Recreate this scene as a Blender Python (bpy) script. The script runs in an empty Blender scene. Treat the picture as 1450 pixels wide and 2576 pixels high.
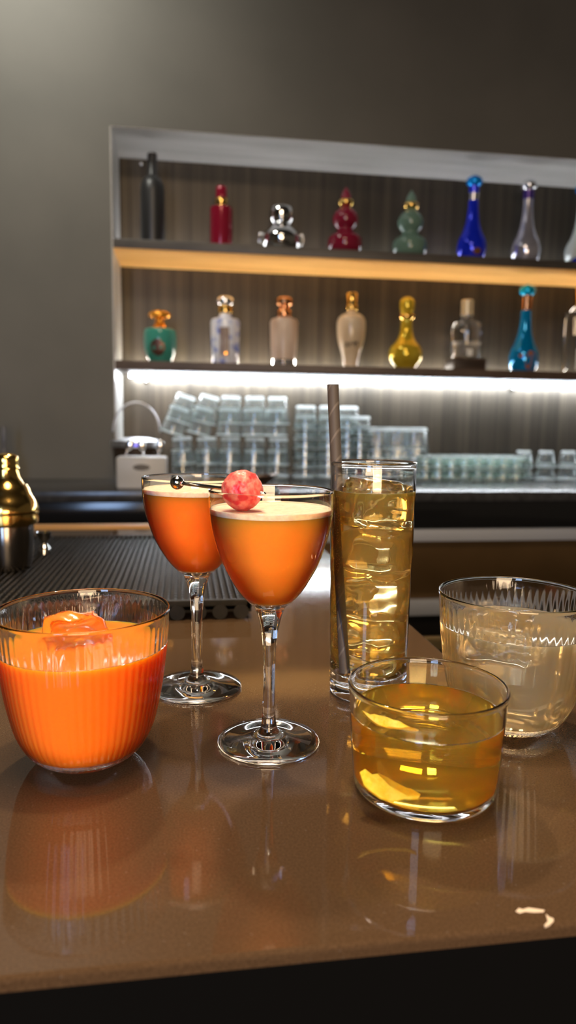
import bpy, bmesh, math, random
from mathutils import Vector, Matrix, noise
random.seed(4)
S = bpy.context.scene
COL = S.collection
PI = math.pi

# ------------------------------------------------------------------ camera
F, H = 1770.0, 1.318
R3 = lambda a, ax: Matrix.Rotation(math.radians(a), 3, ax)
M = R3(-8.3, 'Z') @ R3(90 - 7.2, 'X') @ R3(.8, 'Z')
CAM = Vector((0, 0, H))
FWD = -(M.col[2])
def ray(x, y): return M @ Vector(((x - 725) / F, -(y - 1288) / F, -1))
def onz(x, y, z):
    r = ray(x, y); return CAM + r * ((z - H) / r.z)
def ony(x, y, Y):
    r = ray(x, y); return CAM + r * (Y / r.y)
def depth(p): return (Vector(p) - CAM).dot(FWD)

cd = bpy.data.cameras.new('camera'); cam = bpy.data.objects.new('camera', cd); COL.objects.link(cam)
cam.matrix_world = Matrix.Translation(CAM) @ M.to_4x4()
cd.sensor_fit = 'VERTICAL'; cd.sensor_height = 36; cd.lens = F / 2576 * 36
cd.clip_start = .01; cd.dof.use_dof = True; cd.dof.focus_distance = .50; cd.dof.aperture_fstop = cd.lens / 4.2
S.camera = cam

# ------------------------------------------------------------------ materials
MATS = {}
def mat(name, build):
    if name in MATS: return MATS[name]
    m = bpy.data.materials.new(name); m.use_nodes = True
    nt = m.node_tree; nt.nodes.clear()
    out = nt.nodes.new('ShaderNodeOutputMaterial')
    build(nt, out); MATS[name] = m
    return m
def N(nt, t, **k):
    n = nt.nodes.new('ShaderNode' + t)
    for a, b in k.items():
        if a.startswith('_'): setattr(n, a[1:], b)
        else: n.inputs[a.replace('__', ' ')].default_value = b
    return n
def L(nt, a, b): nt.links.new(a, b)
def pbr(name, col, rough=.5, metal=0, **k):
    def f(nt, out):
        p = N(nt, 'BsdfPrincipled', Base__Color=(*col, 1), Roughness=rough, Metallic=metal)
        for a, b in k.items(): p.inputs[a.replace('__', ' ')].default_value = b
        L(nt, p.outputs[0], out.inputs[0])
    return mat(name, f)
def noisy(name, c1, c2, scale, rough=.4, metal=0, stretch=(1, 1, 1), bump=0, detail=4, lo=.35, hi=.65, r2=None, **k):
    def f(nt, out):
        tc = N(nt, 'TexCoord'); mp = N(nt, 'Mapping'); mp.inputs['Scale'].default_value = stretch
        no = N(nt, 'TexNoise', Scale=scale, Detail=detail)
        cr = N(nt, 'ValToRGB'); e = cr.color_ramp.elements
        e[0].position = lo; e[1].position = hi; e[0].color = (*c1, 1); e[1].color = (*c2, 1)
        p = N(nt, 'BsdfPrincipled', Roughness=rough, Metallic=metal)
        for a, b in k.items(): p.inputs[a.replace('__', ' ')].default_value = b
        L(nt, tc.outputs['Object'], mp.inputs[0]); L(nt, mp.outputs[0], no.inputs[0])
        L(nt, no.outputs[0], cr.inputs[0]); L(nt, cr.outputs[0], p.inputs['Base Color'])
        if bump:
            b = N(nt, 'Bump', Strength=bump, Distance=.002); L(nt, no.outputs[0], b.inputs['Height']); L(nt, b.outputs[0], p.inputs['Normal'])
        L(nt, p.outputs[0], out.inputs[0])
    return mat(name, f)
def solid_glass(name='clear glass', col=(1, 1, 1), ior=1.5, rough=0.0):
    def f(nt, out):
        g = N(nt, 'BsdfGlass', Color=(*col, 1), Roughness=rough, IOR=ior); L(nt, g.outputs[0], out.inputs[0])
    return mat(name, f)
def thin_glass(name='thin glass wall', ior=1.45, ref=1.0):
    def f(nt, out):
        t = N(nt, 'BsdfTransparent'); g = N(nt, 'BsdfGlossy', Roughness=.01, Color=(ref, ref, ref, 1)); fr = N(nt, 'Fresnel', IOR=ior)
        mx = N(nt, 'MixShader'); L(nt, fr.outputs[0], mx.inputs[0]); L(nt, t.outputs[0], mx.inputs[1]); L(nt, g.outputs[0], mx.inputs[2])
        L(nt, mx.outputs[0], out.inputs[0])
    return mat(name, f)
def cloudy(name, col, radius, scale, cloud=1.0, tint=(1, 1, 1), ior=1.33):
    """a drink: 'cloud' share scatters, the rest refracts with a tint"""
    def f(nt, out):
        p = N(nt, 'BsdfPrincipled', Base__Color=(*col, 1), Roughness=.08, IOR=1.33)
        p.inputs['Subsurface Weight'].default_value = 1; p.inputs['Subsurface Radius'].default_value = radius
        p.inputs['Subsurface Scale'].default_value = scale
        if cloud >= 1: L(nt, p.outputs[0], out.inputs[0]); return
        g = N(nt, 'BsdfGlass', Color=(*tint, 1), Roughness=0, IOR=ior)
        mx = N(nt, 'MixShader', Fac=cloud); L(nt, g.outputs[0], mx.inputs[1]); L(nt, p.outputs[0], mx.inputs[2])
        L(nt, mx.outputs[0], out.inputs[0])
    return mat(name, f)
def led(name, col, s):
    def f(nt, out):
        e = N(nt, 'Emission', Color=(*col, 1), Strength=s); L(nt, e.outputs[0], out.inputs[0])
    return mat(name, f)

def reeded(nt, out):      # brushed bronze panel with fine vertical grain
    tc = N(nt, 'TexCoord'); mp = N(nt, 'Mapping'); mp.inputs['Scale'].default_value = (1, 1, .012)
    a = N(nt, 'TexNoise', Scale=34, Detail=3); b = N(nt, 'TexNoise', Scale=160, Detail=2)
    L(nt, tc.outputs['Object'], mp.inputs[0]); L(nt, mp.outputs[0], a.inputs[0]); L(nt, mp.outputs[0], b.inputs[0])
    cr = N(nt, 'ValToRGB'); e = cr.color_ramp.elements; e[0].position = .35; e[1].position = .85
    e[0].color = (.036, .031, .024, 1); e[1].color = (.110, .090, .066, 1)
    mx = N(nt, 'Mix', _data_type='FLOAT'); mx.inputs[0].default_value = .35
    L(nt, a.outputs[0], mx.inputs[2]); L(nt, b.outputs[0], mx.inputs[3]); L(nt, mx.outputs[0], cr.inputs[0])
    p = N(nt, 'BsdfPrincipled', Roughness=.42, Metallic=.55); L(nt, cr.outputs[0], p.inputs['Base Color'])
    bp = N(nt, 'Bump', Strength=.5, Distance=.0015); L(nt, mx.outputs[0], bp.inputs['Height']); L(nt, bp.outputs[0], p.inputs['Normal'])
    L(nt, p.outputs[0], out.inputs[0])
PANEL = mat('brushed bronze panel', reeded)

def stone(nt, out):       # polished brown engineered stone with specks and fine scratches
    tc = N(nt, 'TexCoord')
    sp = N(nt, 'TexNoise', Scale=900, Detail=2); bl = N(nt, 'TexNoise', Scale=7, Detail=4); vo = N(nt, 'TexVoronoi', Scale=140)
    for n in (sp, bl, vo): L(nt, tc.outputs['Object'], n.inputs['Vector'])
    cr = N(nt, 'ValToRGB'); e = cr.color_ramp.elements; e[0].position = .3; e[1].position = .7
    e[0].color = (.066, .038, .019, 1); e[1].color = (.105, .062, .032, 1)
    L(nt, sp.outputs[0], cr.inputs[0])
    dust = N(nt, 'ValToRGB'); d = dust.color_ramp.elements; d[0].position = .0; d[1].position = .09
    d[0].color = (.5, .5, .5, 1); d[1].color = (0, 0, 0, 1)
    L(nt, vo.outputs['Distance'], dust.inputs[0])
    ad = N(nt, 'Mix', _data_type='RGBA', _blend_type='ADD'); ad.inputs[0].default_value = .12
    L(nt, cr.outputs[0], ad.inputs[6]); L(nt, dust.outputs[0], ad.inputs[7])
    rr = N(nt, 'MapRange'); rr.inputs['To Min'].default_value = .03; rr.inputs['To Max'].default_value = .085; L(nt, bl.outputs[0], rr.inputs[0])
    p = N(nt, 'BsdfPrincipled', IOR=1.5); L(nt, ad.outputs[2], p.inputs['Base Color']); L(nt, rr.outputs[0], p.inputs['Roughness'])
    L(nt, p.outputs[0], out.inputs[0])
STONE = mat('brown polished stone', stone)

GLASS = solid_glass(); THIN = thin_glass()
def whitened(name, col, dc, fac):  # glass with a white translucent share that paints in caught light
    def f(nt, out):
        g = N(nt, 'BsdfGlass', Color=(*col, 1), Roughness=.02, IOR=1.5); d = N(nt, 'BsdfTranslucent', Color=(*dc, 1)); mx = N(nt, 'MixShader', Fac=fac)
        L(nt, g.outputs[0], mx.inputs[1]); L(nt, d.outputs[0], mx.inputs[2]); L(nt, mx.outputs[0], out.inputs[0])
    return mat(name, f)
BARGLASS = whitened('wet washed glass', (.985, 1, 1), (.85, .97, 1), .02)  # slight white share painted in to brighten the stacks
LITEDGE = whitened('wet thick glass edge', (.98, 1, 1), (.96, 1, 1), .75)  # near-white bands paint the light strip's glow on bases and rims
GREENGLASS = whitened('washed greenish glass', (.975, 1, .99), (.75, 1, .93), .05)
ICE = solid_glass('ice', (1, 1, 1), 1.31, .03)
CHROME = pbr('chrome', (.8, .8, .8), .12, 1)
GOLD = pbr('polished gold', (.85, .55, .16), .15, 1)
COPPER = pbr('copper', (.85, .42, .2), .2, 1)
STEEL = pbr('brushed steel', (.62, .64, .68), .35, .9)
BLACK = pbr('black lacquer', (.012, .011, .010), .3)
DARKWOOD = noisy('dark stained wood', (.035, .022, .015), (.06, .04, .028), 12, .4, stretch=(.3, 1, 6))
RUBBER = noisy('black rubber', (.010, .008, .005), (.018, .014, .009), 60, .55, Specular__IOR__Level=.15)

# ------------------------------------------------------------------ mesh helpers
def link(name, me, ms=(), parent=None, smooth=True, loc=None):
    o = bpy.data.objects.new(name, me); COL.objects.link(o)
    for m in (ms if isinstance(ms, (list, tuple)) else [ms]): me.materials.append(m)
    if smooth:
        for p in me.polygons: p.use_smooth = True
    if parent: o.parent = parent
    if loc is not None: o.location = loc
    return o
def tag(o, label=None, cat=None, group=None, kind=None):
    for k, v in (('label', label), ('category', cat), ('group', group), ('kind', kind)):
        if v: o[k] = v
    return o
def thing(name, loc, label, cat, group=None, rz=0):
    o = bpy.data.objects.new(name, None); COL.objects.link(o); o.empty_display_size = .02
    o.location = loc; o.rotation_euler = (0, 0, rz); return tag(o, label, cat, group)
def fin(bm, name, ms, parent=None, smooth=True, loc=None, auto=None):
    me = bpy.data.meshes.new(name); bmesh.ops.recalc_face_normals(bm, faces=bm.faces[:]); bm.to_mesh(me); bm.free()
    o = link(name, me, ms, parent, smooth, loc)
    if auto and smooth:
        me.set_sharp_from_angle(angle=math.radians(auto))
    return o
def cr_interp(pts, n=6):
    """Catmull-Rom through (r, z) points"""
    P = [Vector((p[0], p[1], 0)) for p in pts]; out = []
    for i in range(len(P) - 1):
        p0 = P[i - 1] if i else P[i] * 2 - P[i + 1]; p1, p2 = P[i], P[i + 1]
        p3 = P[i + 2] if i + 2 < len(P) else P[i + 1] * 2 - P[i]
        for k in range(n):
            t = k / n
            q = .5 * ((2 * p1) + (p2 - p0) * t + (2 * p0 - 5 * p1 + 4 * p2 - p3) * t * t + (3 * p1 - p0 - 3 * p2 + p3) * t ** 3)
            out.append((max(q.x, 0), q.y))
    out.append(tuple(pts[-1][:2])); return out
def lathe_bm(prof, seg=48, mod=None, mi=None, bm=None):
    """prof: (r, z); mod(angle, r, z, index) -> r; mi(index) -> material index"""
    bm = bm or bmesh.new(); rings = []
    for i, (r, z) in enumerate(prof):
        if r < 1e-6: rings.append([bm.verts.new((0, 0, z))]); continue
        ring = []
        for k in range(seg):
            a = 2 * PI * k / seg; rr = mod(a, r, z, i) if mod else r
            ring.append(bm.verts.new((rr * math.cos(a), rr * math.sin(a), z)))
        rings.append(ring)
    for i in range(len(rings) - 1):
        a, b = rings[i], rings[i + 1]; m = mi(i) if mi else 0
        for k in range(seg):
            k2 = (k + 1) % seg
            if len(a) == 1 and len(b) == 1: continue
            if len(a) == 1: f = bm.faces.new((a[0], b[k2], b[k]))
            elif len(b) == 1: f = bm.faces.new((a[k], a[k2], b[0]))
            else: f = bm.faces.new((a[k], a[k2], b[k2], b[k]))
            f.material_index = m
    return bm
def lathe(name, prof, ms, parent=None, seg=48, mod=None, mi=None, loc=None, auto=38):
    return fin(lathe_bm(prof, seg, mod, mi), name, ms, parent, True, loc, auto)
def box_bm(x0, x1, y0, y1, z0, z1, bev=0, seg=2, bm=None):
    own = bmesh.new(); bmesh.ops.create_cube(own, size=1)
    for v in own.verts:
        v.co = ((x0 + x1) / 2 + v.co.x * (x1 - x0), (y0 + y1) / 2 + v.co.y * (y1 - y0), (z0 + z1) / 2 + v.co.z * (z1 - z0))
    if bev: bmesh.ops.bevel(own, geom=own.edges[:] , offset=bev, segments=seg, affect='EDGES', profile=.5)
    if bm is None: return own
    me = bpy.data.meshes.new('t'); own.to_mesh(me); own.free(); bm.from_mesh(me); bpy.data.meshes.remove(me); return bm
def box(name, d, m, parent=None, bev=.002, **k):
    return fin(box_bm(*d, bev=bev), name, m, parent, True, auto=35, **k)
def tube_bm(pts, r, seg=10, bm=None, cap=True):
    bm = bm or bmesh.new(); pts = [Vector(p) for p in pts]; rings = []
    rs = r if isinstance(r, (list, tuple)) else [r] * len(pts)
    up = Vector((0, 0, 1)); prev = None
    for i, p in enumerate(pts):
        d = (pts[min(i + 1, len(pts) - 1)] - pts[max(i - 1, 0)]).normalized()
        u = prev or (up if abs(d.z) < .95 else Vector((1, 0, 0)))
        u = (u - d * u.dot(d)).normalized(); v = d.cross(u); prev = u
        rings.append([bm.verts.new(p + (u * math.cos(2 * PI * k / seg) + v * math.sin(2 * PI * k / seg)) * rs[i]) for k in range(seg)])
    for a, b in zip(rings, rings[1:]):
        for k in range(seg): bm.faces.new((a[k], a[(k + 1) % seg], b[(k + 1) % seg], b[k]))
    if cap: bm.faces.new(rings[0][::-1]); bm.faces.new(rings[-1])
    return bm
def ribs(n, amp, z0, z1, fade=.006, outer=None):
    """vertical ribs on the outside of a tumbler: scalloped radius"""
    def f(a, r, z, i):
        if outer and not outer(i): return r
        w = min(1, max(0, (z - z0) / fade)) * min(1, max(0, (z1 - z) / fade))
        return r + amp * w * (abs(math.cos(a * n / 2)) - .6)
    return f
def rad_at(prof, z):
    for (r0, z0), (r1, z1) in zip(prof, prof[1:]):
        if min(z0, z1) <= z <= max(z0, z1) and abs(z1 - z0) > 1e-9: return r0 + (r1 - r0) * (z - z0) / (z1 - z0)
    return prof[-1][0]
def decal(name, prof, strokes, m, parent, az, eps=.0004):
    """marks on a turned body: strokes are lists of (u metres round, z metres up, halfwidth)"""
    bm = bmesh.new()
    for st in strokes:
        pts = [Vector((p[0], p[1])) for p in st]; ws = [p[2] for p in st]; rows = []
        sub = []
        for i in range(len(pts) - 1):
            for k in range(4): t = k / 4; sub.append((pts[i].lerp(pts[i + 1], t), ws[i] + (ws[i + 1] - ws[i]) * t))
        sub.append((pts[-1], ws[-1]))
        for i, (p, w) in enumerate(sub):
            d = (sub[min(i + 1, len(sub) - 1)][0] - sub[max(i - 1, 0)][0]).normalized(); n = Vector((-d.y, d.x)); row = []
            for k in range(3):
                q = p + n * w * (k - 1); r = rad_at(prof, q.y) + eps; a = az + q.x / max(r, .005)
                row.append(bm.verts.new((r * math.cos(a), r * math.sin(a), q.y)))
            rows.append(row)
        for a, b in zip(rows, rows[1:]):
            for k in range(2): bm.faces.new((a[k], a[k + 1], b[k + 1], b[k]))
    return fin(bm, name, m, parent)
def copy_tree(o, **k):
    c = o.copy(); COL.objects.link(c)
    for ch in [x for x in bpy.data.objects if x.parent == o]:
        d = copy_tree(ch); d.parent = c
    for a, b in k.items(): setattr(c, a, b)
    return c
def px_profile(base, ax, pts):
    """turn silhouette samples (y pixel, half width in pixels) on a vertical axis through base into (r, z above base)"""
    hd = Vector((base.x, base.y, 0)).normalized(); D = base.x * hd.x + base.y * hd.y; out = []
    y0 = pts[0][0]
    for y, hw in pts:
        r = ray(ax, y); p = CAM + r * (D / (r.x * hd.x + r.y * hd.y)); out.append((hw * depth(p) / F, p.z - base.z))
    return out

# ------------------------------------------------------------------ setting
BT = 1.10          # bar top
KT = 1.126         # back counter top
YF, YB = 2.40, 2.67   # niche front and back
X0, X1 = -.233, 3.2
ZT = 2.237; S1 = 1.865; S2 = 1.485   # niche top, undersides of the shelves
WALL = noisy('dark olive plaster', (.105, .100, .085), (.125, .118, .10), 3, .65)
def struct(name, o, kind='structure'): o['kind'] = kind; return o
bm = box_bm(-2.6, X0, YF, YB + .1, 0, 3.2); box_bm(X0, X1 + .3, YF, YB + .1, ZT, 3.2, bm=bm)
box_bm(X0, X1 + .3, YF, YB + .1, 0, KT - .05, bm=bm); box_bm(X1, X1 + .3, YF, YB + .1, KT - .05, ZT, bm=bm)
struct('', fin(bm, 'wall_back', WALL, smooth=False))
struct('', box('wall_niche', (X0, X1, YB, YB + .02, KT, ZT), PANEL, bev=0))
LINE = noisy('pale grey laminate', (.40, .39, .36), (.52, .50, .47), 5, .4, stretch=(.4, 3, 1))
bm = box_bm(X0, X1, YF + .001, YB, ZT - .002, ZT); struct('', fin(bm, 'trim_1', LINE, smooth=False))
bm = box_bm(X0, X0 + .004, YF + .001, YB, KT, ZT - .002); struct('', fin(bm, 'trim_2', LINE, smooth=False))
struct('', box('floor', (-2.6, 3.5, -2.2, YF, -.02, 0), noisy('dark floor', (.02, .018, .015), (.035, .03, .025), 8, .5), bev=0))
struct('', box('ceiling', (-2.6, 3.5, -2.2, YB + .1, 3.2, 3.25), pbr('dark ceiling', (.05, .047, .042), .8), bev=0))
struct('', box('wall_left', (-2.7, -2.6, -2.2, YB + .1, 0, 3.2), WALL, bev=0))

# shelves with their light strips
LEDW = led('white light strip', (.86, .93, 1), 130)
LEDU1 = led('white light strip under bottles, dim', (.92, .95, 1), 42)
LEDU2 = led('white light strip under bottles', (1, .93, .82), 80)
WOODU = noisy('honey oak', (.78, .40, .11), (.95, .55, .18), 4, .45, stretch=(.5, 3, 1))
SHELF1 = noisy('dark walnut front', (.05, .042, .035), (.075, .062, .05), 10, .45)
SHELF2 = noisy('brown walnut front', (.075, .048, .032), (.10, .065, .045), 10, .45)
def shelf(zb, th, face, under, label):
    t = thing('display_shelf', ((X0 + X1) / 2, (YF + YB) / 2, zb), label, 'shelf', 'lit shelves in the niche')
    inv = Matrix.Translation(-t.location)
    def put(o): o.data.transform(inv); o.parent = t; return o
    put(box('board', (X0 + .004, X1, YF, YB, zb + .004, zb + th), face, bev=.001))
    put(box('underside', (X0 + .004, X1, YF + .002, YB, zb, zb + .004), under, bev=0))
    return t, put
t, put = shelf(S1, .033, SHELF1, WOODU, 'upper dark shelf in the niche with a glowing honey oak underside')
put(box('light_strip', (X0 + .03, X1 - .02, YB - .050, YB - .042, S1 + .033, S1 + .038), LEDU1, bev=0))
t, put = shelf(S2, .030, SHELF2, SHELF2, 'lower brown shelf in the niche above the stacked glasses')
put(box('light_strip', (X0 + .03, X1 - .02, YB - .045, YB - .037, S2 + .030, S2 + .035), LEDU2, bev=0))
put(box('lower_light_strip', (X0 + .035, X1 - .02, YB - .062, YB - .048, S2 - .012, S2 - .0005), LEDW, bev=0))

# chrome studs on the niche's back panel
for x, y, lab in ((356, 414, 'small chrome stud on the panel beside the tall black bottle'), (1320, 424, 'small chrome stud under the niche top above the silver long-necked bottle'),
                  (368, 960, 'small chrome stud below the lower shelf near the niche corner'), (1290, 980, 'small chrome stud below the lower shelf under the cyan bottle')):
    p = ony(x, y, YB - .005)
    o = lathe('stud', [(0, 0), (.009, 0), (.009, .003), (.005, .010), (0, .011)], CHROME, seg=16, loc=p); o.rotation_euler = (PI / 2, 0, 0)
    tag(o, lab, 'stud', 'studs on the niche panel')

# back counter and the cabinet below it
YC = 1.965
t = thing('back_counter', (.3, YC + .2, 0), 'long dark polished counter under the lit niche carrying the stacked glasses', 'counter')
inv = Matrix.Translation(-t.location)
def put(o): o.data.transform(inv); o.parent = t; return o
KSTONE = noisy('dark grey polished stone', (.035, .034, .034), (.06, .06, .06), 40, .20)
bm = box_bm(-2.59, X1, YC, YF, KT - .03, KT, bev=.002); box_bm(X0 + .013, X1 - .001, YF - .002, YB, KT - .03, KT, bm=bm)
put(fin(bm, 'worktop', KSTONE, auto=35))
zs = lambda y: ony(1200, y, YC).z
put(box('apron', (-2.59, X1, YC + .006, YC + .03, zs(1330), KT - .03), pbr('black gloss apron', (.012, .012, .012), .12)))
put(box('steel_rail', (-2.59, X1, YC - .002, YC + .03, zs(1361), zs(1331)), pbr('satin steel rail', (.55, .57, .60), .5, .2)))
put(box('front_panel', (-2.59, X1, YC + .02, YC + .04, zs(1507), zs(1361)), noisy('bronze door front', (.14, .08, .03), (.20, .115, .045), 3, .3, .5)))
put(box('lower_rail', (-2.59, X1, YC - .002, YC + .03, zs(1545), zs(1507)), pbr('satin steel rail', (.55, .57, .60), .5, .2)))
put(box('plinth', (-2.59, X1, YC + .02, YC + .4, 0, zs(1545)), BLACK))

# bar counter the drinks stand on: L shaped slab
t = thing('bar_counter', (0, .8, 0), 'brown polished stone bar counter that all the cocktails stand on', 'counter')
inv = Matrix.Translation(-t.location)
EX, NY = .2435, .585
pl = [(-1.5, .2605), (1.6, .268), (1.6, NY), (EX + .002, NY), (EX - .006, 1.455), (-1.5, 1.455)]
bm = bmesh.new(); vs = [bm.verts.new((x, y, BT)) for x, y in pl]; f = bm.faces.new(vs)
r = bmesh.ops.extrude_face_region(bm, geom=[f]); 
for v in r['geom']:
    if isinstance(v, bmesh.types.BMVert): v.co.z -= .006
bm.normal_update()
top = [e for e in bm.edges if all(abs(v.co.z - BT) < 1e-6 for v in e.verts)]
bmesh.ops.bevel(bm, geom=top, offset=.0022, segments=3, affect='EDGES', profile=.5)
put(fin(bm, 'slab', STONE, smooth=False))
put(box('wood_edge', (-1.5, EX - .006, 1.4555, 1.50, BT - .03, BT + .004), noisy('amber wood edge', (.60, .30, .07), (.72, .38, .11), 9, .6, stretch=(.3, 3, 3)), bev=.003))
put(box('front_panel', (-1.5, 1.6, .272, .30, 0, BT - .006), pbr('matt black panel', (.002, .002, .002), .9, 0, Specular__IOR__Level=.1), bev=0))
put(box('end_panel', (EX - .04, EX - .02, .60, 1.45, 0, BT - .006), BLACK, bev=0))
# chip in the front edge
def poly(name, pts, z, m, h=.0004):
    bm = bmesh.new(); v = [bm.verts.new((p.x, p.y, z)) for p in pts]; f = bm.faces.new(v)
    r = bmesh.ops.extrude_face_region(bm, geom=[f])
    for q in r['geom']:
        if isinstance(q, bmesh.types.BMVert): q.co.z += h
    return fin(bm, name, m, smooth=False)
CHIP = pbr('pale chipped stone', (.75, .6, .45), .8)
P = lambda l: [onz(x, y, BT) for x, y in l]
c = put(poly('chip', P([(1298, 2293), (1306, 2285), (1316, 2288), (1330, 2284), (1345, 2286), (1371, 2290), (1368, 2295), (1345, 2296), (1322, 2294), (1308, 2298)]), BT - .0002, CHIP))
c['label'] = 'pale chipped line in the surface'
c = put(poly('chip', P([(1374, 2300), (1384, 2308), (1393, 2311), (1394, 2318), (1385, 2326), (1372, 2332), (1370, 2328), (1379, 2318)]), BT - .0006, CHIP, .0008))
c['label'] = 'pale chip in the front edge'

# steel service station sunk behind the bar, in the gap of the counter
t = thing('service_station', (.8, 1.2, .0), 'dark sunken service station behind the bar beside the counter corner', 'station')
inv = Matrix.Translation(-t.location)
pz = .84
a = onz(1058, 1604, pz)
put(box('well', (EX + .03, 1.7, .62, a.y, .2, pz - .03), BLACK, bev=.002))
put(box('rim', (EX + .03, 1.7, a.y - .004, a.y + .012, pz - .03, pz), pbr('aged brass rim', (.42, .32, .16), .35, .8), bev=.002))

# ------------------------------------------------------------------ bar mat
mz = BT + .022
near = onz(632, 1508, mz); far = onz(300, 1346, mz)
mx1, my0, my1 = near.x + .001, near.y, far.y; mx0 = mx1 - .66
t = thing('bar_mat', ((mx0 + mx1) / 2, (my0 + my1) / 2, BT), 'black ribbed rubber bar mat lying on the bar behind the cocktails', 'bar mat')
inv = Matrix.Translation(-t.location)
bm = box_bm(mx0, mx1, my0, my1, BT + .008, BT + .0165, bev=.001)
box_bm(mx0, mx1, my0, my0 + .007, BT + .010, mz, bev=.0015, bm=bm); box_bm(mx0, mx1, my1 - .007, my1, BT + .010, mz, bev=.0015, bm=bm)
box_bm(mx1 - .007, mx1, my0, my1, BT + .010, mz, bev=.0015, bm=bm); box_bm(mx0, mx0 + .007, my0, my1, BT + .010, mz, bev=.0015, bm=bm)
put(fin(bm, 'tray', RUBBER, auto=35))
bm = bmesh.new(); x = mx0 + .012
def bar8(x0, x1, y0, y1, z0, z1):
    v = [bm.verts.new(c) for c in ((x0, y0, z0), (x1, y0, z0), (x1, y1, z0), (x0, y1, z0), (x0 + .0006, y0, z1), (x1 - .0006, y0, z1), (x1 - .0006, y1, z1), (x0 + .0006, y1, z1))]
    for q in ((4, 5, 6, 7), (0, 1, 5, 4), (1, 2, 6, 5), (2, 3, 7, 6), (3, 0, 4, 7)): bm.faces.new([v[i] for i in q])
while x < mx1 - .010:
    y = my0 + .011
    while y < my1 - .014:
        bar8(x, x + .0034, y, y + .0100, BT + .0160, mz - .001); y += .0122
    x += .0078
put(fin(bm, 'studs', RUBBER, smooth=False))
x = mx1 - .012
while x > mx0 + .01:
    put(fin(tube_bm([(x, my0 - .001, BT + .0088), (x, my0 + .02, BT + .0088)], .0085, 24), 'foot', RUBBER, auto=35)); x -= .0235

# ------------------------------------------------------------------ the cocktails
def floor_of(x, y): return onz(x, y, BT)
# --- stemmed coupes
def coupe(loc, label, foam_px, liquid_col, sc=1.0, foam_h=.0042, lvl=None):
    t = thing('cocktail_glass', loc, label, 'cocktail', 'orange cocktails in stemmed glasses'); t.scale = (sc,) * 3
    return t
Cb = floor_of(676, 1867)
Cp = px_profile(Cb, 681, [(1867, 128), (1845, 37), (1835, 24), (1815, 18.5), (1780, 16), (1700, 15), (1640, 16.5), (1600, 19.5), (1570, 25), (1545, 32), (1530, 38)])
Cbowl = px_profile(Cb, 682, [(1532, 36), (1522, 42), (1512, 56), (1483, 82), (1447, 105), (1411, 123), (1375, 136), (1340, 146.5), (1304, 153.5), (1268, 157), (1231, 158)])
zf = px_profile(Cb, 682, [(1276, 1)])[0][1]; zl = px_profile(Cb, 682, [(1290, 1)])[0][1]; zbot = px_profile(Cb, 680, [(1510, 1)])[0][1]
Hc = Cbowl[-1][1]
outer = cr_interp(Cbowl, 6)
FOOTR = Cp[0][0]
def coupe_parts(t, fz, lz, drink):
    zj = Cbowl[0][1]
    ob = [p for p in outer]
    # foot and stem: one solid piece of glass up to the thick bottom of the bowl
    foot = [(0, 0), (.008, .0006), (FOOTR - .002, .0002), (FOOTR - .0004, .0008), (FOOTR, .0017), (FOOTR - .0008, .0026), (FOOTR - .006, .0031), (.018, .0046), (.0125, .0062)]
    stem = [(r, z) for r, z in Cp[1:]]
    k = [(p[0], p[1]) for p in outer if p[1] < zbot]
    prof = foot[:-1] + cr_interp([foot[-1]] + stem, 5)[:-1] + k + [(k[-1][0] - .0012, zbot), (0, zbot - .0035)]
    lathe('stem', prof, GLASS, t, 64, auto=50)
    up = [p for p in outer if p[1] >= zbot - .0005]
    lo = [p for p in up if p[1] <= fz]; hi = [p for p in up if p[1] > fz]
    re = rad_at(outer, fz)
    lathe('bowl', lo + [(re, fz)], THIN, t, 96)
    hi = [(re, fz)] + hi[:-1] + [(hi[-1][0], hi[-1][1] - .0009), (hi[-1][0] - .0003, hi[-1][1]), (hi[-1][0] - .0010, hi[-1][1] + .0001), (hi[-1][0] - .0013, hi[-1][1] - .0008)]
    inn = [(p[0] - .0013, p[1]) for p in outer if p[1] > fz][::-1][1:] + [(re - .0013, fz), (re, fz)]
    lathe('rim', hi + inn, GLASS, t, 96, auto=60)
    e = .0004
    lp = [(0, zbot - .0028)] + [(max(p[0] - e, 0), p[1]) for p in outer if zbot <= p[1] < lz] + [(rad_at(outer, lz) - e, lz), (0, lz)]
    lathe('drink', lp, drink, t, 96, auto=50)
    def bub(a, r, z, i): return r
    rf = rad_at(outer, fz) - e
    fp = [(0, lz + .0001), (rad_at(outer, lz) - e, lz + .0001), (rf, fz - .0003), (rf - .0012, fz), (rf - .004, fz - .0004), (rf * .5, fz - .0005), (0, fz - .0005)]
    lathe('foam', fp, FOAM, t, 96, auto=60)
FOAM = noisy('cream foam', (.90, .60, .42), (1.0, .78, .58), 260, .55, bump=.3, lo=.3, hi=.6, Subsurface__Weight=.6, Subsurface__Scale=.006)
OR1 = cloudy('orange cocktail', (1.0, .33, .04), (1, .45, .08), .035)
OR2 = cloudy('red-orange cocktail', (1.0, .25, .026), (1, .35, .05), .035)
OR3 = cloudy('amber-orange cocktail', (1.0, .25, .022), (1, .5, .1), .035)
t = thing('cocktail_glass', Cb, 'stemmed glass of orange cocktail with cream foam carrying the watermelon ball', 'cocktail', 'orange cocktails in stemmed glasses')
coupe_parts(t, zf, zl, OR1)
Bb = floor_of(496, 1730)
t = thing('cocktail_glass', Bb, 'stemmed glass of redder orange cocktail with thin foam, without any fruit', 'cocktail', 'orange cocktails in stemmed glasses'); t.scale = (1.045, 1.045, 1.0)
coupe_parts(t, zf + .0030, zl + .0032, OR2)
CRIM = Cb + Vector((0, 0, Hc))

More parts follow.
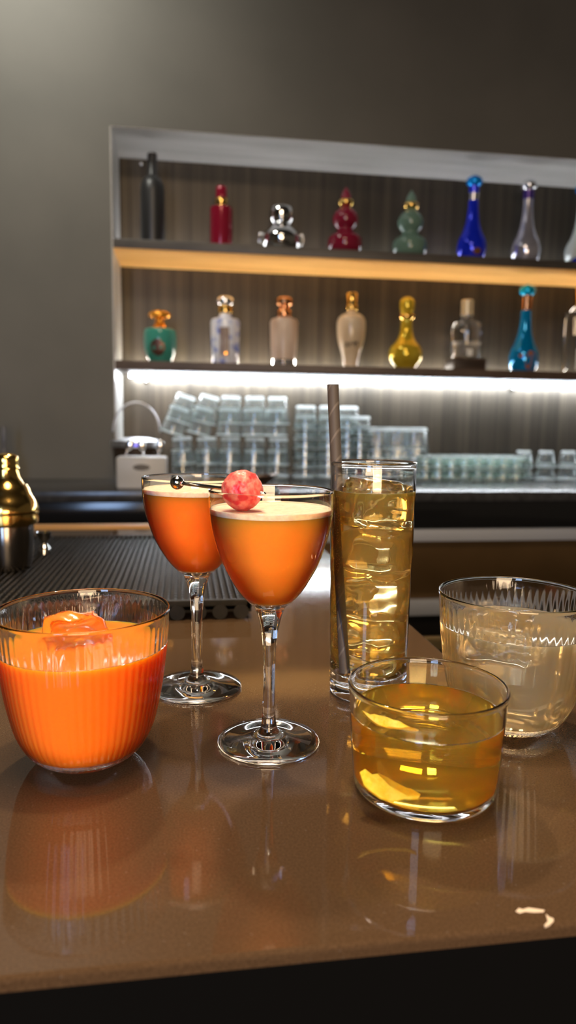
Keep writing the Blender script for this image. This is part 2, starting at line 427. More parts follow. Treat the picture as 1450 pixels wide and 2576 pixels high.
# --- watermelon ball on a metal pick resting on the near coupe's rim
foamz = Cb.z + zf
hd = Vector((Cb.x, Cb.y, 0)).normalized(); sd = Vector((hd.y, -hd.x, 0))
br = .0131
bc = Cb + sd * -.0198 + hd * -.0165; bc.z = foamz + br * .80
pr = ray(610, 1235); tt = ((bc - CAM).dot(FWD)) / pr.dot(FWD); bc2 = CAM + pr * tt
bc = Vector((bc2.x, bc2.y, bc2.z))
t = thing('cocktail_pick', bc, 'steel cocktail pick with a round bead lying over the rim of the near stemmed glass', 'cocktail pick')
pe = ray(446, 1214); be = CAM + pe * (depth(bc) * 1.035) - bc
d = be.normalized(); 
fin(tube_bm([d * -.0165, d * -.0150, be], [.0002, .0013, .0013], 12), 'rod', CHROME, t)
b = lathe('bead', [(.0046 * math.sin(PI * i / 16) if 0 < i < 16 else 0, -.0046 * math.cos(PI * i / 16)) for i in range(17)], CHROME, t, 32, loc=be)
bm = bmesh.new(); bmesh.ops.create_icosphere(bm, subdivisions=5, radius=br)
for v in bm.verts:
    n = v.co.normalized(); q = n * 3.1
    a = noise.noise(q * 1.0) * .05 + noise.noise(q * 4 + Vector((3, 1, 0))) * .03 + noise.noise(q * 11) * .022
    v.co = n * br * (1 + a)
    if v.co.z < -.2 * br: v.co.x *= 1 - .25 * ((-.2 * br - v.co.z) / br); v.co.y *= 1 - .25 * ((-.2 * br - v.co.z) / br)
o = fin(bm, 'watermelon_ball', noisy('watermelon flesh', (.80, .03, .045), (1.0, .30, .22), 170, .35, bump=.6, lo=.38, hi=.62, Subsurface__Weight=.5, Subsurface__Scale=.004), loc=bc)
tag(o, 'pink-red watermelon ball sitting in the foam on a steel pick', 'fruit')

# --- a chunk of ice
def ice_block(name, sx, sy, sz, seed, mtl, parent=None, loc=None, rot=(0, 0, 0), amt=.10, sub=5):
    bm = bmesh.new(); bmesh.ops.create_cube(bm, size=1); bmesh.ops.subdivide_edges(bm, edges=bm.edges[:], cuts=12, use_grid_fill=True)
    for v in bm.verts:
        c = v.co.copy(); m = max(abs(c.x), abs(c.y), abs(c.z)); rnd = c.normalized() * .5
        e = sorted((abs(c.x), abs(c.y), abs(c.z)))[1] / .5
        w = max(0, (e - .72) / .28) ** 2 * .42
        c = c.lerp(rnd * 1.15, w)
        n1 = noise.noise(c * 2.3 + Vector((seed, 0, seed))) * amt + noise.noise(c * 5 + Vector((0, seed, 0))) * amt * .35
        c += c.normalized() * n1
        v.co = (c.x * sx, c.y * sy, c.z * sz)
    o = fin(bm, name, mtl, parent, True, loc); o.rotation_euler = rot; return o

# --- fluted tumblers
A_px = [(1903, 74), (1900, 90), (1891, 112), (1875, 134), (1852, 152), (1812, 171), (1745, 188), (1672, 200), (1600, 208.5), (1529, 215)]
Ab = floor_of(218, 1903)
Ap = px_profile(Ab, 217, A_px)
At = cr_interp(Ap, 6); HA = Ap[-1][1]
def fluted(loc, label, level, drink, cat='cocktail'):
    t = thing('fluted_tumbler', loc, label, cat, 'drinks in fluted tumblers')
    nr = 64; seg = nr * 6; fl = .0085
    out = [(0, .0012), (Ap[0][0] * .8, .0010), (Ap[0][0] - .001, 0)] + At
    base = [p for p in out if p[1] <= fl]; rb = rad_at(At, fl)
    rib = lambda a, r, z, i: r + (.00045 * (abs(math.cos(a * nr / 2)) - .6) * min(1, max(0, z / .002)) * min(1, max(0, (HA - .004 - z) / .008)) if r > .02 else 0)
    lathe('base', base + [(rb, fl), (rb - .003, fl - .0005), (0, fl - .0018)], GLASS, t, seg, mod=rib, auto=60)
    mid = [(rb, fl)] + [p for p in At if fl < p[1] < level] + [(rad_at(At, level), level)]
    lathe('wall', mid, THIN, t, seg, mod=rib, auto=60)
    up = [(rad_at(At, level), level)] + [p for p in At if level < p[1] < HA - .001]
    R = At[-1][0]; th = .0016
    rim = [(R, HA - .001), (R - .0003, HA - .0002), (R - .0008, HA), (R - .0013, HA - .0003), (R - th, HA - .001)]
    inn = [(rad_at(At, z) - th, z) for r, z in reversed(up)]
    nup = len(up) + 2
    def m2(a, r, z, i): return rib(a, r, z, i) if i < nup else r
    lathe('rim', up + rim + inn + [up[0]], GLASS, t, seg, mod=m2, auto=60)
    e = .0009
    lp = [(0, fl - .0012), (rb - .006, fl + .0002)] + [(p[0] - e, p[1]) for p in At if fl + .001 < p[1] < level] + [(rad_at(At, level) - e, level), (rad_at(At, level) - .003, level - .0006), (0, level - .0006)]
    lathe('drink', lp, drink, t, 128, auto=50)
    return t
lvA = px_profile(Ab, 217, [(1617, 1)])[0][1]
fluted(Ab, 'fluted tumbler of cloudy orange cocktail at the left edge of the bar', lvA, OR3)
ic = Ab + Vector((-.008, .014, lvA - .006))
o = ice_block('ice_cube', .036, .034, .036, 3.1, ICE, loc=ic, rot=(.18, .12, .5)); tag(o, 'large clear ice cube floating in the orange fluted tumbler', 'ice', 'ice cubes in the drinks')
Fb = floor_of(1280, 1822)
PALE = cloudy('pale straw cocktail', (.66, .58, .42), (1, .8, .5), .03, .22, (.97, .89, .72))
lvF = px_profile(Fb, 1288, [(1569, 1)])[0][1]
fluted(Fb, 'fluted tumbler of pale straw-coloured cocktail behind the low yellow drink', lvF, PALE)
o = ice_block('ice_cube', .042, .042, .034, 8.4, ICE, loc=Fb + Vector((-.004, .008, lvF - .010)), rot=(-.1, .2, .9)); tag(o, 'large clear ice cube floating in the pale fluted tumbler', 'ice', 'ice cubes in the drinks')

# --- low plain tumbler with lemon peel
Eb = floor_of(1066, 1979)
Ep = px_profile(Eb, 1068, [(1979, 150), (1977, 163), (1970, 172), (1955, 177), (1900, 183), (1820, 190), (1760, 194.5), (1716, 199)])
Et = cr_interp(Ep, 5); HE = Ep[-1][1]
lvE = px_profile(Eb, 1068, [(1787, 1)])[0][1]
t = thing('low_tumbler', Eb, 'low plain glass of yellow cocktail with two lemon peels, nearest on the bar', 'cocktail')
fl = .0065; th = .0017
rb = rad_at(Et, fl)
lathe('base', [(0, .0015), (Ep[0][0] * .85, .001), (Ep[0][0], 0)] + [p for p in Et if 0 < p[1] <= fl] + [(rb, fl), (rb - .003, fl - .0004), (0, fl - .0012)], GLASS, t, 128, auto=60)
lathe('wall', [(rb, fl)] + [p for p in Et if fl < p[1] < lvE] + [(rad_at(Et, lvE), lvE)], THIN, t, 128)
R = Et[-1][0]
up = [(rad_at(Et, lvE), lvE)] + [p for p in Et if lvE < p[1] < HE - .003]
rim = [(R - .0003, HE - .0026), (R + .0002, HE - .0014), (R - .0002, HE - .0004), (R - .0010, HE), (R - .0018, HE - .0004), (R - .0023, HE - .0014), (R - .0019, HE - .0026)]
lathe('rim', up + rim + [(rad_at(Et, z) - th, z) for r, z in reversed(up)] + [up[0]], GLASS, t, 128, auto=70)
YEL = cloudy('yellow cocktail', (.95, .60, .12), (1, .7, .2), .03, .08, (.985, .87, .46))
e = .0006
lathe('drink', [(0, fl - .0006), (rb - .005, fl + .0004)] + [(p[0] - e, p[1]) for p in Et if fl + .001 < p[1] < lvE] + [(rad_at(Et, lvE) - e, lvE), (rad_at(Et, lvE) - .003, lvE - .0007), (0, lvE - .0007)], YEL, t, 128, auto=50)
PEEL = noisy('lemon peel', (1.0, .56, .02), (1.0, .68, .06), 300, .5, bump=.4, Subsurface__Weight=.4, Subsurface__Scale=.003)
def peel(outline, curl, th, loc, rot, label):
    """a ragged curled strip of peel with real thickness, outline in metres"""
    bm = bmesh.new(); vs = [bm.verts.new((x, y, 0)) for x, y in outline]; bm.faces.new(vs)
    bmesh.ops.triangulate(bm, faces=bm.faces[:]); bmesh.ops.subdivide_edges(bm, edges=bm.edges[:], cuts=3, use_grid_fill=True)
    r = bmesh.ops.extrude_face_region(bm, geom=bm.faces[:])
    for q in r['geom']:
        if isinstance(q, bmesh.types.BMVert): q.co.z += th
    for v in bm.verts:
        v.co.z += curl * (v.co.x ** 2) * 30 + curl * 18 * v.co.y ** 2 + noise.noise(v.co * 160) * .0009
    o = fin(bm, 'lemon_peel', PEEL, loc=loc, smooth=True, auto=50); o.rotation_euler = rot
    return tag(o, label, 'peel', 'lemon peels in the low glass')
o1 = [(-.022, .004), (-.019, .0075), (-.014, .0065), (-.010, .0085), (-.003, .008), (.004, .006), (.012, .0045), (.018, .001), (.017, -.002), (.009, -.003), (.002, -.0065), (-.006, -.007), (-.013, -.0045), (-.018, -.002)]
o2 = [(-.019, .004), (-.014, .003), (-.012, .0048), (-.004, .0046), (.002, .0038), (.009, .001), (.014, -.0015), (.013, -.0032), (.006, -.003), (-.001, -.0038), (-.009, -.003), (-.014, .000)]
q = onz(985, 1992, BT + fl + .010); peel([(x * .86, y * .9) for x, y in o1], .35, .0014, q, (.55, .15, -.35), 'ragged wide lemon peel at the bottom of the low yellow drink')
q = onz(992, 1826, Eb.z + lvE - .0012); peel(o2, .2, .0012, q, (.30, .10, -.38), 'slim lemon peel floating on top of the low yellow drink')

# --- tall highball with ice and a paper straw
Db = floor_of(924, 1738)
Dp = px_profile(Db, 926, [(1738, 88), (1734, 93), (1722, 94.5), (1651, 96.5), (1500, 100), (1350, 104), (1229, 106.5), (1160, 107.5)])
Dt = cr_interp(Dp, 4); HD = Dp[-1][1]
lvD = px_profile(Db, 926, [(1231, 1)])[0][1]; fD = px_profile(Db, 926, [(1676, 1)])[0][1]
t = thing('highball_glass', Db, 'tall straight glass of amber drink with stacked ice and a black straw', 'cocktail')
rb = rad_at(Dt, fD)
lathe('base', [(0, .004), (Dp[0][0] * .6, .003), (Dp[0][0] * .9, .0006), (Dp[0][0], 0)] + [p for p in Dt if 0 < p[1] <= fD] + [(rb, fD), (rb - .002, fD - .001), (rb - .008, fD - .0035), (0, fD - .0045)], GLASS, t, 96, auto=60)
lathe('wall', [(rb, fD)] + [p for p in Dt if fD < p[1] < lvD] + [(rad_at(Dt, lvD), lvD)], THIN, t, 96)
R = Dt[-1][0]; th = .0016
up = [(rad_at(Dt, lvD), lvD)] + [p for p in Dt if lvD < p[1] < HD - .0025]
rim = [(R - .0002, HD - .0020), (R + .0002, HD - .0012), (R - .0001, HD - .0004), (R - .0010, HD), (R - .0019, HD - .0005), (R - .0020, HD - .0020)]
lathe('rim', up + rim + [(rad_at(Dt, z) - th, z) for r, z in reversed(up)] + [up[0]], GLASS, t, 96, auto=70)
AMB = cloudy('amber highball drink', (.88, .62, .22), (1, .7, .3), .03, .13, (.99, .89, .60))
e = .0006
lathe('drink', [(0, fD - .0035), (rb - .008, fD - .002)] + [(p[0] - e, p[1]) for p in Dt if fD + .0005 < p[1] < lvD] + [(rad_at(Dt, lvD) - e, lvD), (rad_at(Dt, lvD) - .002, lvD - .0006), (0, lvD - .0006)], AMB, t, 96, auto=50)
ICED = mat('submerged ice', lambda nt, out: (lambda g, d, mx: (L(nt, g.outputs[0], mx.inputs[1]), L(nt, d.outputs[0], mx.inputs[2]), L(nt, mx.outputs[0], out.inputs[0])))(
    N(nt, 'BsdfGlass', Color=(1, .98, .94, 1), Roughness=.0, IOR=1.13), N(nt, 'BsdfDiffuse', Color=(.75, .62, .36, 1)), N(nt, 'MixShader', Fac=.05)))
names = ['topmost, just breaking the surface', 'second from the top', 'third from the top', 'lowest, above the thick base']
zs4 = [lvD - .014, lvD - .052, lvD - .088, lvD - .118]
for k, zz in enumerate(zs4):
    if zz < fD + .012: zz = fD + .017
    w = rad_at(Dt, zz) * 1.34
    o = ice_block('ice_cube', w, w, (.036, .034, .033, .027)[k], 5.5 + k * 3, ICE if k == 0 else ICED, loc=Db + Vector((.004, .002, zz + (.003 if k == 0 else 0))), rot=((.06, .10, .3), (.10, -.12, .75), (-.1, .14, .2), (.08, -.1, .5))[k], amt=.05)
    tag(o, 'ice cube in the tall glass, ' + names[k], 'ice', 'ice cubes in the drinks')
# straw
def straw_mat(nt, out):
    tc = N(nt, 'TexCoord'); w = N(nt, 'TexWave', _wave_type='BANDS', _bands_direction='DIAGONAL', Scale=30, Distortion=.3)
    L(nt, tc.outputs['Object'], w.inputs[0]); cr = N(nt, 'ValToRGB'); e = cr.color_ramp.elements
    e[0].position = 0; e[1].position = .06; e[0].color = (.19, .155, .125, 1); e[1].color = (.105, .083, .066, 1)
    L(nt, w.outputs['Fac'], cr.inputs[0]); p = N(nt, 'BsdfPrincipled', Roughness=.6); L(nt, cr.outputs[0], p.inputs[0]); L(nt, p.outputs[0], out.inputs[0])
STRAW = mat('black paper straw', straw_mat)
sr = .0046
rr = ray(846, 1158); D0 = depth(Db + Vector((0, 0, HD)))
ptop = CAM + ray(838, 968) * (D0 * 1.0); prim = CAM + rr * (D0 * 1.0)
dn = (prim - ptop).normalized(); Ls = (ptop.z - (Db.z + fD + .002)) / -dn.z
pend = ptop + dn * Ls
inv = ptop
bm = bmesh.new(); 
a = lathe_bm([(sr, 0), (sr, Ls), (sr - .0006, Ls), (sr - .0006, 0), (sr, 0)], 32)
bm.free(); o = fin(a, 'straw', STRAW, loc=ptop, auto=40)
o.rotation_euler = (-(-dn)).to_track_quat('Z', 'Y').to_euler()
tag(o, 'black paper straw standing in the tall glass', 'straw')
# clinging bubbles on the wall beside the straw
bm = bmesh.new(); az0 = math.atan2(-(Db.y), -(Db.x)) 
for k in range(420):
    z = random.uniform(fD + .004, lvD - .004); a = az0 - .95 + random.gauss(0, .06) if random.random() < .4 else az0 - 1.2 + random.uniform(-.35, .25)
    r = rad_at(Dt, z) - .0011; s = random.uniform(.00018, .0004)
    bmesh.ops.create_icosphere(bm, subdivisions=1, radius=s, matrix=Matrix.Translation((r * math.cos(a), r * math.sin(a), z)))
o = fin(bm, 'bubbles', pbr('bubbles', (1, .75, .5), .1), t); tag(o, kind='stuff')

# ------------------------------------------------------------------ shaker and jigger on the mat
sb = onz(25, 1428, mz); sp = px_profile(sb, 25, [(1428, 50), (1410, 55), (1370, 59), (1317, 62)])
t = thing('cocktail_shaker', sb, 'gold-topped steel cocktail shaker standing on the bar mat', 'shaker')
lathe('cup', [(0, 0)] + cr_interp(sp, 4) + [(0, sp[-1][1])], pbr('worn steel', (.55, .5, .45), .14, 1), t, 64)
sh = px_profile(sb, 26, [(1319, 63), (1314, 71), (1300, 73), (1289, 73), (1279, 74), (1262, 69), (1245, 60), (1228, 53), (1218, 47)])
o = lathe('strainer', sh[:4] + cr_interp(sh[3:], 4) + [(0, sh[-1][1])], GOLD, t, 64, auto=30)
cp = px_profile(sb, 26, [(1220, 44), (1212, 38), (1200, 32), (1180, 30), (1178, 32), (1174, 30), (1155, 30), (1147, 27), (1141, 18), (1139, 0)])
lathe('cap', cp[:3] + cr_interp(cp[3:], 2), pbr('polished gold', (.85, .55, .16), .15, 1), t, 48, auto=40)
jb = onz(112, 1392, mz); jp = px_profile(jb, 112, [(1392, 16), (1378, 14), (1366, 6), (1352, 15), (1338, 19)])
o = lathe('jigger', [(0, 0)] + cr_interp(jp, 4) + [(jp[-1][0] - .0008, jp[-1][1]), (jp[-2][0] - .001, jp[-2][1]), (0, jp[2][1] + .003)], CHROME, seg=32, loc=jb)
tag(o, 'small steel jigger standing beside the shaker on the mat', 'jigger')

# ------------------------------------------------------------------ bottles
YS = 2.475
def seat(x, zt): return Vector((ony(x, 600, YS).x, YS, zt))
def bp(base, pts): return px_profile(base, 0, pts)
def axis_px(base):
    """pixel column of a vertical axis at each height is handled by sampling the projected axis"""
    return base
def project(p):
    c = M.transposed() @ (Vector(p) - CAM); return 725 - F * c.x / c.z, 1288 + F * c.y / c.z
def bprof(base, pts):
    """pts (y px, half width px): keep y by solving on the axis through base"""
    out = []
    hd = Vector((base.x, base.y, 0)).normalized(); D = Vector((base.x, base.y, 0)).length
    bx = project(base)[0]
    for y, hw in pts:
        r = ray(bx + (.0), y); p = CAM + r * (D / (r.x * hd.x + r.y * hd.y)); out.append([hw * depth(p) / F, p.z - base.z])
    return out
def bottle(x, zt, segs, label, ybase, kind='bottle', group=None, cat='bottle'):
    """segs: list of (part name, material, [(y, hw)...], smooth?); y counted from the photo, stretched onto the shelf's top"""
    b = ony(x, ybase, YS); b = Vector((b.x, YS, zt)); t = thing(kind, b, label, cat, group)
    y0 = project(b)[1]; off = y0 - ybase; profs = {}
    ytop = min(y for s in segs for y, _ in s[2])
    for nm, m, pts, sm in segs:
        P = []
        for y, hw in pts:
            yy = y + off * max(0, (y - ytop)) / max(1, (ybase - ytop)); P.append((yy, hw))
        q = [tuple(v) for v in bprof(b, P)]; q = [(r, max(0, z)) for r, z in q]
        q = cr_interp(q, 4) if sm else q
        profs[nm] = q
        full = ([(0, q[0][1])] if q[0][0] > 0 else []) + q + ([(0, q[-1][1])] if q[-1][0] > 0 else [])
        lathe(nm, full, m, t, 40, auto=40)
    return t, profs
AZ = -PI / 2 - .12
Z1 = S1 + .033; Z2 = S2 + .030
UP = 'bottles on the upper shelf'; LO = 'bottles on the lower shelf'
smoke = pbr('black glass', (.02, .02, .02), .38)
bottle(385, Z1, [('body', smoke, [(607, 28), (600, 30), (480, 30), (462, 29), (448, 22), (442, 13), (438, 11), (405, 10.5)], False), ('cap', pbr('matt black cap', (.03, .03, .03), .5), [(405, 12), (388, 12), (386, 9)], False)],
       'tall black bottle, first on the upper shelf beside the niche corner', 607, group=UP)
redg = pbr('red lacquered glass', (.26, .01, .03), .12, .2)
bottle(557, Z1, [('body', redg, [(612, 27), (608, 28), (520, 28), (517, 25), (515, 12)], False), ('neck_ring', GOLD, [(516, 15), (512, 16), (500, 16), (497, 14)], True), ('cap', redg, [(497, 14), (474, 14), (470, 12)], False)],
       'short square-shouldered red bottle with a gold neck ring', 612, group=UP)
# silver jar with two handles
t, pr_ = bottle(708, Z1, [('body', pbr('mirror silver', (.75, .75, .74), .08, 1), [(620, 30), (612, 42), (595, 48), (582, 45), (570, 34), (563, 24), (552, 20)], True), ('lid', pbr('mirror silver', (.75, .75, .74), .08, 1), [(556, 23), (549, 29), (541, 30), (529, 29), (521, 24), (516, 8)], True)],
       'squat silver jar with two side handles on the upper shelf', 620, 'jar', UP, 'jar')
b = t.location; s_ = depth(b) / F
for sg in (-1, 1):
    fin(tube_bm([(sg * s_ * r, 0, s_ * z) for r, z in ((40, 38), (52, 44), (57, 34), (54, 22), (46, 16))], .0035, 10), 'handle', MATS['mirror silver'], t)
def gourd(x, m, ybase, dy, label):
    bottle(x, Z1, [('body', m, [(628 + dy, 26), (620 + dy, 38), (605 + dy, 43), (588 + dy, 40), (576 + dy, 24), (569 + dy, 20), (558 + dy, 29), (542 + dy, 32), (528 + dy, 25), (519 + dy, 14), (514 + dy, 11)], True),
                   ('neck_ring', GOLD, [(516 + dy, 13), (512 + dy, 19), (505 + dy, 20), (500 + dy, 14)], True), ('stopper', m, [(502 + dy, 11), (495 + dy, 13), (485 + dy, 10), (477 + dy, 5), (471 + dy, 1)], True)], label, 628 + dy, group=UP)
gourd(868, pbr('ruby glaze', (.20, .01, .03), .1), 628, 0, 'ruby red double-gourd bottle with a gold collar')
gourd(1031, pbr('celadon glaze', (.13, .22, .17), .1), 636, 8, 'pale green double-gourd bottle with a gold collar')
def longneck(x, zt, yb, yt, body, cap, label, base=None, group=UP, extra=None):
    f = lambda v: yt + (yb - yt) * v
    segs = [('body', body, [(yb, 24), (f(.98), 29), (f(.90), 35), (f(.82), 36), (f(.74), 32), (f(.66), 24), (f(.55), 17), (f(.40), 13), (f(.25), 12), (f(.12), 12.5)], True),
            ('stopper', cap, [(f(.13), 13), (f(.11), 18), (f(.075), 20), (f(.035), 17), (f(.0), 5)], True)]
    if extra: segs.append(extra(f))
    return bottle(x, zt, segs, label, yb, group=group)
BLUE = pbr('cobalt glass', (.01, .03, .75), .08, .3); AZUREM = pbr('azure metal', (.0, .32, .95), .12, .6)
t, pf = longneck(1186, Z1, 645, 442, BLUE, AZUREM, 'cobalt blue long-necked bottle with an azure stopper on the upper shelf', extra=lambda f: ('neck_band', pbr('silver band', (.6, .62, .75), .2, 1), [(f(.30), 12.6), (f(.21), 12.6)], False))
decal('medallion', pf['body'], [[(-.004, .020, .004), (.004, .024, .011), (.014, .024, .011), (.022, .020, .004)]], pbr('copper medallion', (.5, .22, .1), .25, .8), t, AZ)
t, pf = longneck(1322, Z1, 654, 452, pbr('frosted silver glass', (.62, .62, .72), .16, .7), pbr('clear crystal stopper', (.9, .92, .95), .05, .9), 'silver long-necked bottle with a crystal ball stopper', extra=lambda f: ('neck_band', pbr('violet band', (.08, .04, .25), .2, .5), [(f(.24), 13), (f(.14), 14)], False))
t, pf = longneck(1458, Z1, 661, 462, pbr('pearl white glaze', (.75, .85, .85), .12, .2), AZUREM, 'pearl white long-necked bottle cut off by the right frame edge, upper shelf')
decal('blue_wave', pf['body'], [[(-.045, .012, .006), (-.02, .016, .010), (.0, .012, .012), (.02, .014, .008)]], BLUE, t, AZ)
# lower shelf
teal = pbr('teal glaze', (.05, .27, .21), .12)
AMBM = pbr('amber gold cap', (.95, .42, .05), .2, .7)
t, pf = bottle(403, Z2, [('body', teal, [(905, 24), (900, 28), (880, 38), (855, 41), (835, 40), (826, 36), (824, 20)], True), ('neck', AMBM, [(826, 34), (822, 22), (812, 12), (800, 10)], True), ('stopper', AMBM, [(802, 12), (798, 26), (792, 28), (786, 24), (781, 10)], True)],
       'squat teal jar bottle with an amber mushroom stopper', 905, group=LO)
decal('medallion', pf['body'], [[(-.001, .020, .004), (0, .028, .018), (0, .045, .026), (0, .062, .022), (.001, .074, .006)]], pbr('dark bronze medallion', (.10, .045, .03), .3, .5), t, AZ, .0012)
PORC = noisy('blue and white porcelain', (.12, .20, .65), (.75, .78, .88), 28, .15, lo=.36, hi=.5)
t, pf = bottle(567, Z2, [('body', PORC, [(908, 31), (904, 33), (860, 35), (808, 37), (801, 34), (797, 18), (785, 13)], False), ('neck_ring', GOLD, [(787, 15), (784, 18), (772, 18), (769, 14)], True), ('stopper', pbr('clear crystal stopper', (.9, .92, .95), .05, .9), [(770, 13), (764, 21), (754, 22), (747, 16), (745, 4)], True)],
       'blue and white porcelain bottle with a crystal stopper', 908, group=LO)
decal('label_panel', pf['body'], [[(0, .004, .016), (0, .120, .016)]], pbr('brown label', (.22, .14, .09), .4), t, AZ, .0006)
decal('seal', pf['body'], [[(.004, .030, .002), (.006, .034, .005), (.008, .038, .002)]], AMBM, t, AZ, .0012)
CREAM = noisy('cream marbled ceramic', (.50, .36, .27), (.68, .54, .43), 30, .3, stretch=(1, 1, .3))
t, pf = bottle(714, Z2, [('body', CREAM, [(905, 29), (900, 30), (860, 33), (806, 35), (799, 31), (795, 18), (793, 14)], False), ('neck', COPPER, [(796, 13), (792, 18), (780, 18), (775, 12), (770, 12)], True), ('stopper', COPPER, [(770, 15), (766, 21), (753, 21), (749, 16)], False), ('foot', pbr('clear crystal stopper', (.9, .92, .95), .05, .9), [(906, 30), (892, 32)], False)],
       'marbled cream ceramic bottle with a copper stopper', 906, group=LO)
BEIGE = noisy('beige glaze', (.62, .47, .30), (.74, .60, .42), 12, .18)
t, pf = bottle(882, Z2, [('body', BEIGE, [(915, 18), (905, 19), (880, 24), (850, 33), (820, 36), (800, 34), (789, 24), (784, 13), (776, 10)], True), ('neck_ring', GOLD, [(780, 12), (776, 15), (768, 15), (766, 11)], True), ('cap', GOLD, [(767, 13), (740, 14), (737, 12)], False)],
       'beige meiping vase bottle with dark brush calligraphy and gold cap', 915, group=LO)
INK = pbr('dark ink', (.03, .025, .02), .5)
decal('calligraphy', pf['body'], [[(-.026, .078, .0012), (-.020, .084, .002), (-.016, .078, .002), (-.024, .070, .0018), (-.012, .071, .0015)], [(-.006, .086, .002), (-.008, .074, .002), (-.003, .068, .001)], [(-.010, .079, .0012), (.002, .080, .0012)],
      [(.006, .088, .002), (.008, .076, .0025), (.014, .070, .0018)], [(.004, .080, .0015), (.018, .083, .0015)], [(.014, .088, .0015), (.013, .078, .0015)], [(.020, .088, .0016), (.021, .074, .0016)]], INK, t, AZ)
YG = noisy('yellow gold glaze', (.62, .42, .02), (.80, .58, .05), 20, .12, .45)
bottle(1020, Z2, [('body', YG, [(917, 22), (910, 26), (904, 32), (892, 40), (880, 42), (866, 38), (850, 24), (835, 17), (815, 14), (799, 14)], True), ('neck_ring', GOLD, [(801, 15), (797, 20), (791, 20), (788, 14)], True), ('stopper', YG, [(789, 13), (782, 16), (770, 19), (756, 18), (748, 9)], True)],
       'bulbous yellow gold bottle with a flared neck', 917, group=LO)
# wooden block with the clear bottle
wb = ony(1171, 922, YS); hwid = 42 * depth(wb) / F; hgt = .042
o = box('wooden_block', (wb.x - hwid, wb.x + hwid, YS - .045, YS + .045, Z2, Z2 + hgt), DARKWOOD, bev=.003); tag(o, 'dark brown wooden block under the clear square-shouldered bottle', 'block')
t, pf = bottle(1171, Z2 + hgt, [('body', GLASS, [(897, 34), (893, 36), (830, 36), (816, 36), (811, 32), (808, 15), (800, 13), (790, 13)], False), ('drink', pbr('pale spirit', (.78, .76, .72), .08, 0, Transmission__Weight=.75, IOR=1.33), [(894, 33), (857, 33)], False), ('cap', pbr('pale gold cap', (.80, .68, .45), .3, .5), [(792, 15), (757, 15), (755, 13)], False)],
       'clear square-shouldered bottle with a pale gold cap standing on the wooden block', 897, group=LO)
decal('label_panel', pf['body'], [[(.002, .006, .010), (.002, .030, .010)]], pbr('pale label', (.8, .8, .74), .4), t, AZ, .0006)
CY = pbr('cyan glaze', (.0, .26, .62), .1, .4)
t, pf = longneck(1317, Z2, 925, 716, CY, pbr('cyan metal', (.0, .45, .80), .1, .6), 'cyan and orange long-necked bottle on the lower shelf', group=LO, extra=lambda f: ('neck_band', COPPER, [(f(.30), 12.6), (f(.13), 13.6)], False))
decal('orange_panel', pf['body'], [[(-.002, .010, .010), (.008, .020, .020), (.012, .042, .024), (.008, .060, .016), (.004, .072, .004)], [(-.034, .052, .004), (-.028, .056, .007), (-.02, .052, .004)]], pbr('orange enamel', (.62, .20, .06), .2, .4), t, AZ)
t, pf = bottle(1452, Z2, [('body', GLASS, [(926, 34), (920, 35), (800, 35), (782, 33), (772, 20), (765, 12)], False), ('cap', GOLD, [(768, 15), (735, 15), (715, 12), (694, 10)], False)],
       'tall clear bottle with a gold cap cut off by the right frame edge', 926, group=LO)
decal('label_panel', pf['body'], [[(-.016, .012, .010), (-.016, .085, .010)]], pbr('pale label', (.8, .8, .74), .4), t, AZ, .0006)

# ------------------------------------------------------------------ glassware on the back counter
def tumbler_mesh(r_rim, r_base, h, th=.003, base=.012, seg=28, ribn=0):
    out = [(0, .001), (r_base - .004, 0), (r_base, .003), (r_base + (r_rim - r_base) * .12, h * .12), (r_base + (r_rim - r_base) * .5, h * .5), (r_rim + .0004, h - .005), (r_rim + .0006, h - .001), (r_rim - th * .5, h), (r_rim - th, h - .001), (r_rim - th, h - .005), (r_base + (r_rim - r_base) * .5 - th, h * .5), (r_base - th, base), (0, base - .001)]
    mod = (lambda a, r, z, i: r + .0014 * (abs(math.cos(a * ribn / 2)) - .6) if 2 <= i <= 5 else r) if ribn else None
    bm = lathe_bm(out, seg, mod); me = bpy.data.meshes.new('tumbler')
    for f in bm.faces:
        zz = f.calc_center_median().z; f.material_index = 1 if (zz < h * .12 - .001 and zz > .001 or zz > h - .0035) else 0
    bmesh.ops.recalc_face_normals(bm, faces=bm.faces[:]); bm.to_mesh(me); bm.free()
    for p in me.polygons: p.use_smooth = True
    me.set_sharp_from_angle(angle=math.radians(40)); return me
def put_glass(me, m, name, x, y, z, tilt=0, az=0, inv_=True, label='', cat='glass', group=None):
    o = bpy.data.objects.new(name, me); COL.objects.link(o)
    if not me.materials: me.materials.append(m); me.materials.append(LITEDGE)
    h = max(v.co.z for v in me.vertices)
    o.location = (x, y, z + (h if inv_ else 0)); o.rotation_euler = (0, (PI if inv_ else 0) + tilt, az)
    return tag(o, label, cat, group)
gx = lambda px, Y=2.50: ony(px, 1150, Y).x
YG_ = 2.50
big = tumbler_mesh(.042, .033, .098)
ordn = ['first', 'second', 'third', 'fourth', 'fifth', 'sixth', 'seventh', 'eighth']
cols = [(462, -.30), (523, -.24), (583, -.02), (643, .02), (700, .02)]
cols0 = [(455, -.10), (517, -.06), (577, 0), (638, 0), (697, 0)]
